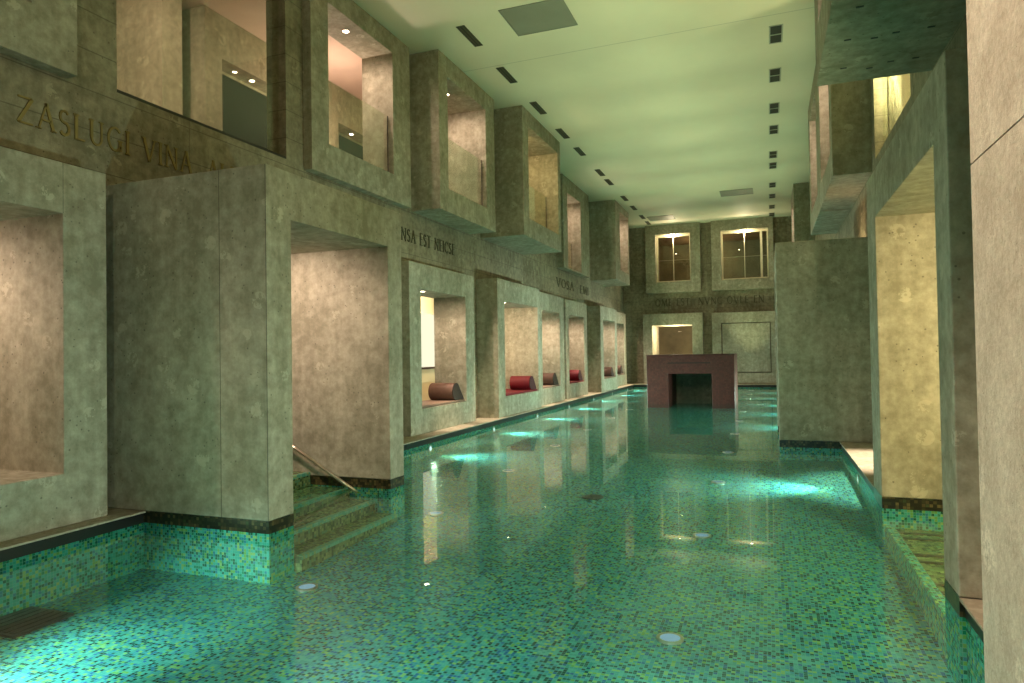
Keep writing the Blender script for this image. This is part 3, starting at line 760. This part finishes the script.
# ------------------------------------------------------------------ inscriptions
def strokes(ch):
    T, t = .13, .07       # thick, thin
    L = {
        'I': (.22, [((.11, 0), (.11, 1), T)], [(.11, 0), (.11, 1)]),
        'L': (.55, [((.12, 0), (.12, 1), T), ((.12, .03), (.5, .03), t)], [(.12, 1)]),
        'E': (.52, [((.12, 0), (.12, 1), T), ((.12, .03), (.48, .03), t), ((.12, .52), (.42, .52), t), ((.12, .97), (.48, .97), t)], []),
        'F': (.5, [((.12, 0), (.12, 1), T), ((.12, .52), (.40, .52), t), ((.12, .97), (.46, .97), t)], [(.12, 0)]),
        'T': (.66, [((.33, 0), (.33, 1), T), ((.03, .97), (.63, .97), t)], [(.33, 0)]),
        'A': (.74, [((.06, 0), (.37, 1), t), ((.37, 1), (.68, 0), T), ((.18, .36), (.58, .36), t)], [(.06, 0), (.68, 0)]),
        'V': (.74, [((.06, 1), (.37, 0), T), ((.37, 0), (.68, 1), t)], [(.06, 1), (.68, 1)]),
        'N': (.78, [((.10, 0), (.10, 1), t), ((.10, 1), (.68, 0), T), ((.68, 0), (.68, 1), t)], [(.10, 0), (.68, 1), (.10, 1)]),
        'M': (.9, [((.08, 0), (.16, 1), t), ((.16, 1), (.45, .05), T), ((.45, .05), (.74, 1), t), ((.74, 1), (.82, 0), T)], [(.08, 0), (.82, 0)]),
        'Z': (.66, [((.06, .97), (.60, .97), t), ((.60, .97), (.06, .03), T), ((.06, .03), (.62, .03), t)], []),
        'U': (.72, [((.12, 1), (.12, .3), T), ((.60, 1), (.60, .3), t)], [(.12, 1), (.60, 1)]),
        ',': (.2, [((.12, .06), (.06, -.14), t)], []),
        ' ': (.4, [], []),
    }
    def arc(cx, cy, rx, ry, a0, a1, n, w):
        pts = [(cx + rx * math.cos(math.radians(a0 + (a1 - a0) * i / n)), cy + ry * math.sin(math.radians(a0 + (a1 - a0) * i / n))) for i in range(n + 1)]
        return [(pts[i], pts[i + 1], w) for i in range(n)]
    if ch == 'U':
        w, s, sf = L['U']; return w, s + arc(.36, .3, .24, .28, 180, 360, 8, .09), sf
    if ch == 'S': return .5, arc(.25, .74, .19, .23, 35, 270, 8, .09) + arc(.25, .27, .20, .24, 90, -145, 8, .11), []
    if ch == 'G': return .78, arc(.40, .5, .34, .48, 45, 325, 12, .10) + [((.66, .05), (.66, .46), .12), ((.55, .46), (.76, .46), .05)], []
    if ch == 'C': return .7, arc(.40, .5, .34, .48, 45, 315, 12, .10), []
    if ch == 'O': return .8, arc(.40, .5, .34, .48, 0, 360, 14, .10), []
    if ch == 'D': return .76, [((.12, 0), (.12, 1), .13)] + arc(.14, .5, .54, .47, -90, 90, 10, .09), []
    if ch == 'B': return .6, [((.12, 0), (.12, 1), .13)] + arc(.14, .76, .34, .21, -90, 90, 6, .08) + arc(.14, .28, .40, .25, -90, 90, 6, .09), []
    if ch == 'P': return .58, [((.12, 0), (.12, 1), .13)] + arc(.14, .74, .36, .23, -90, 90, 8, .09), [(.12, 0)]
    if ch == 'R': return .66, [((.12, 0), (.12, 1), .13)] + arc(.14, .74, .34, .23, -90, 90, 8, .09) + [((.28, .5), (.62, 0), .12)], [(.12, 0)]
    return L[ch]
def inscription(text, mp, length, h, mat, label, sq=1.0):
    adv = []; tot = 0
    for ch in text:
        w, s, sf = strokes(ch); adv.append((tot, w, s, sf)); tot += w + .16
    kx = length / tot
    e = empty('inscription', mp(length / 2, h / 2, 0), label, 'inscription', 'latin inscriptions on the walls')
    word = MB()
    for ch, (x0, w, s, sf) in zip(text + ' ', adv + [(tot, 0, [], [])]):
        if ch == ' ':
            if word.v: word.build('word', mat, e)
            word = MB(); continue
        segs = list(s) + [((a - .11, b + (-.02 if b > .5 else .02)), (a + .11, b + (-.02 if b > .5 else .02)), .045) for a, b in sf]
        for (p, q, t) in segs:
            p = Vector(p); q = Vector(q); d = (q - p)
            if d.length < 1e-6: continue
            d.normalize(); nrm = Vector((-d.y, d.x)) * t / 2
            ex = d * t * .12
            pts = [p - ex + nrm, q + ex + nrm, q + ex - nrm, p - ex - nrm]
            word.prism([((x0 + a.x) * kx, a.y * h) for a in pts], mp, (0.0, .014))
    return e
inscription('ZASLUGI VINA, ALE', lambda u, w_, d: (LX + d + .001, 4.42 + u, 3.95 + w_), 2.92, .26, M['gold'], 'gilded capital letters below the wide flush window')
inscription('NSA EST NEICSE', lambda u, w_, d: (LX + d + .001, 11.70 + u, 3.92 + w_), 2.45, .25, M['inkgold'], 'dark capital letters above the alcove nearest to the tall portal')
inscription('VOSA  EMI', lambda u, w_, d: (LX + d + .001, 22.1 + u, 3.92 + w_), 4.5, .30, M['inkgold'], 'dark worn capital letters below the nearly flush bay')
inscription('OME EST  NVNC OVLE EN', lambda u, w_, d: (-5.1 + u, YF - d - .001, 3.84 + w_), 5.0, .34, M['inkgold'], 'dark capital letters across the far wall')

# ------------------------------------------------------------------ remaining room lamps and added fill lights
lamp('portal_light', 'SPOT', (-6.2, 5.9, 2.95), 125, WARM, (-5.6, 7.49, 1.7), 95, .8, .08)
lamp('portal_light', 'POINT', (2.4, 5.7, 1.2), 40, (1, .85, .42), radius=.03)  # added fill without a fixture, imitates bounce onto the portal soffit
lamp('portal_light', 'SPOT', (2.3, 6.0, 2.95), 110, (1, .80, .42), (1.9, 8.04, .8), 130, .8, .08)
# coping downlights under the bays
for y in (9.6, 13.2, 15.0, 19.6, 21.8, 24.2, 25.4, 29.8, 31.6):
    lamp('coping_light', 'SPOT', (-5.72, y, 4.45), 520, (1, .80, .58), (-6.22, y, .12), 24, .9, .05)
for (x, y) in ((1.38, 10.6), (1.38, 13.9)):
    lamp('coping_light', 'SPOT', (x, y, 4.4), 1300, (1, .80, .60), (x, y, 0), 34, .8, .05)
for x in (-4.6, -2.4, -.2):  # unseen underwater fill added at the near wall to brighten floor and tiles
    lamp('beam', 'SPOT', (x, YN + .03, -.16), 190, (.60, 1.0, .92), (x, YN + 2.5, -1.1), 64, .8, .05)
lamp('deck_fill', 'SPOT', (.2, -2.5, 7.2), 230, (1.0, .92, .62), (-3.5, 9, 2.0), 80, .8, .1)  # added fill from behind the camera for the near stone faces, no fixture
# out-of-view ceiling spot added over the near deck to warm the pale pillar
e = empty('added_ceiling_spot', (-1.6, 1.4, CZ), 'small added ceiling spot over the near deck, out of view', 'lamp')
m_ = MB(); m_.disc((-1.6, 1.4, CZ - .001), (0, 0, -1), .06, .12, 16); m_.build('housing', M['dksteel'], e)
lamp('deck_fill', 'SPOT', (-1.6, 1.4, CZ - .16), 1350, (1, .76, .57), (.70, 2.3, 2.6), 44, .7, .06)

# ------------------------------------------------------------------ camera
r = Vector((0.93631392, 0.35080985, -0.01576997)); u = Vector((0.02091622, -0.01088499, 0.99972198)); f = Vector((-0.35054066, 0.93638345, 0.01752939))
cd = bpy.data.cameras.new('camera'); cd.sensor_width = 36; cd.lens = 685.18 / 1024 * 36; cd.clip_start = .02
cam = bpy.data.objects.new('camera', cd); link(cam)
cam.matrix_world = Matrix(((r.x, u.x, -f.x, 0), (r.y, u.y, -f.y, 0), (r.z, u.z, -f.z, 1.67), (0, 0, 0, 1)))
S.camera = cam

w = bpy.data.worlds.new('dark'); S.world = w; w.use_nodes = True
w.node_tree.nodes['Background'].inputs[0].default_value = (0, 0, 0, 1)
S.view_settings.view_transform = 'Standard'; S.view_settings.look = 'None'
S.view_settings.gamma = 1; S.view_settings.use_curve_mapping = False
S.view_settings.exposure = 1.08
cy = S.cycles
cy.use_denoising = True; cy.max_bounces = 8; cy.diffuse_bounces = 4; cy.glossy_bounces = 3; cy.transmission_bounces = 2; cy.transparent_max_bounces = 12
cy.caustics_reflective = False; cy.caustics_refractive = False; cy.sample_clamp_indirect = 4.0; cy.blur_glossy = .5
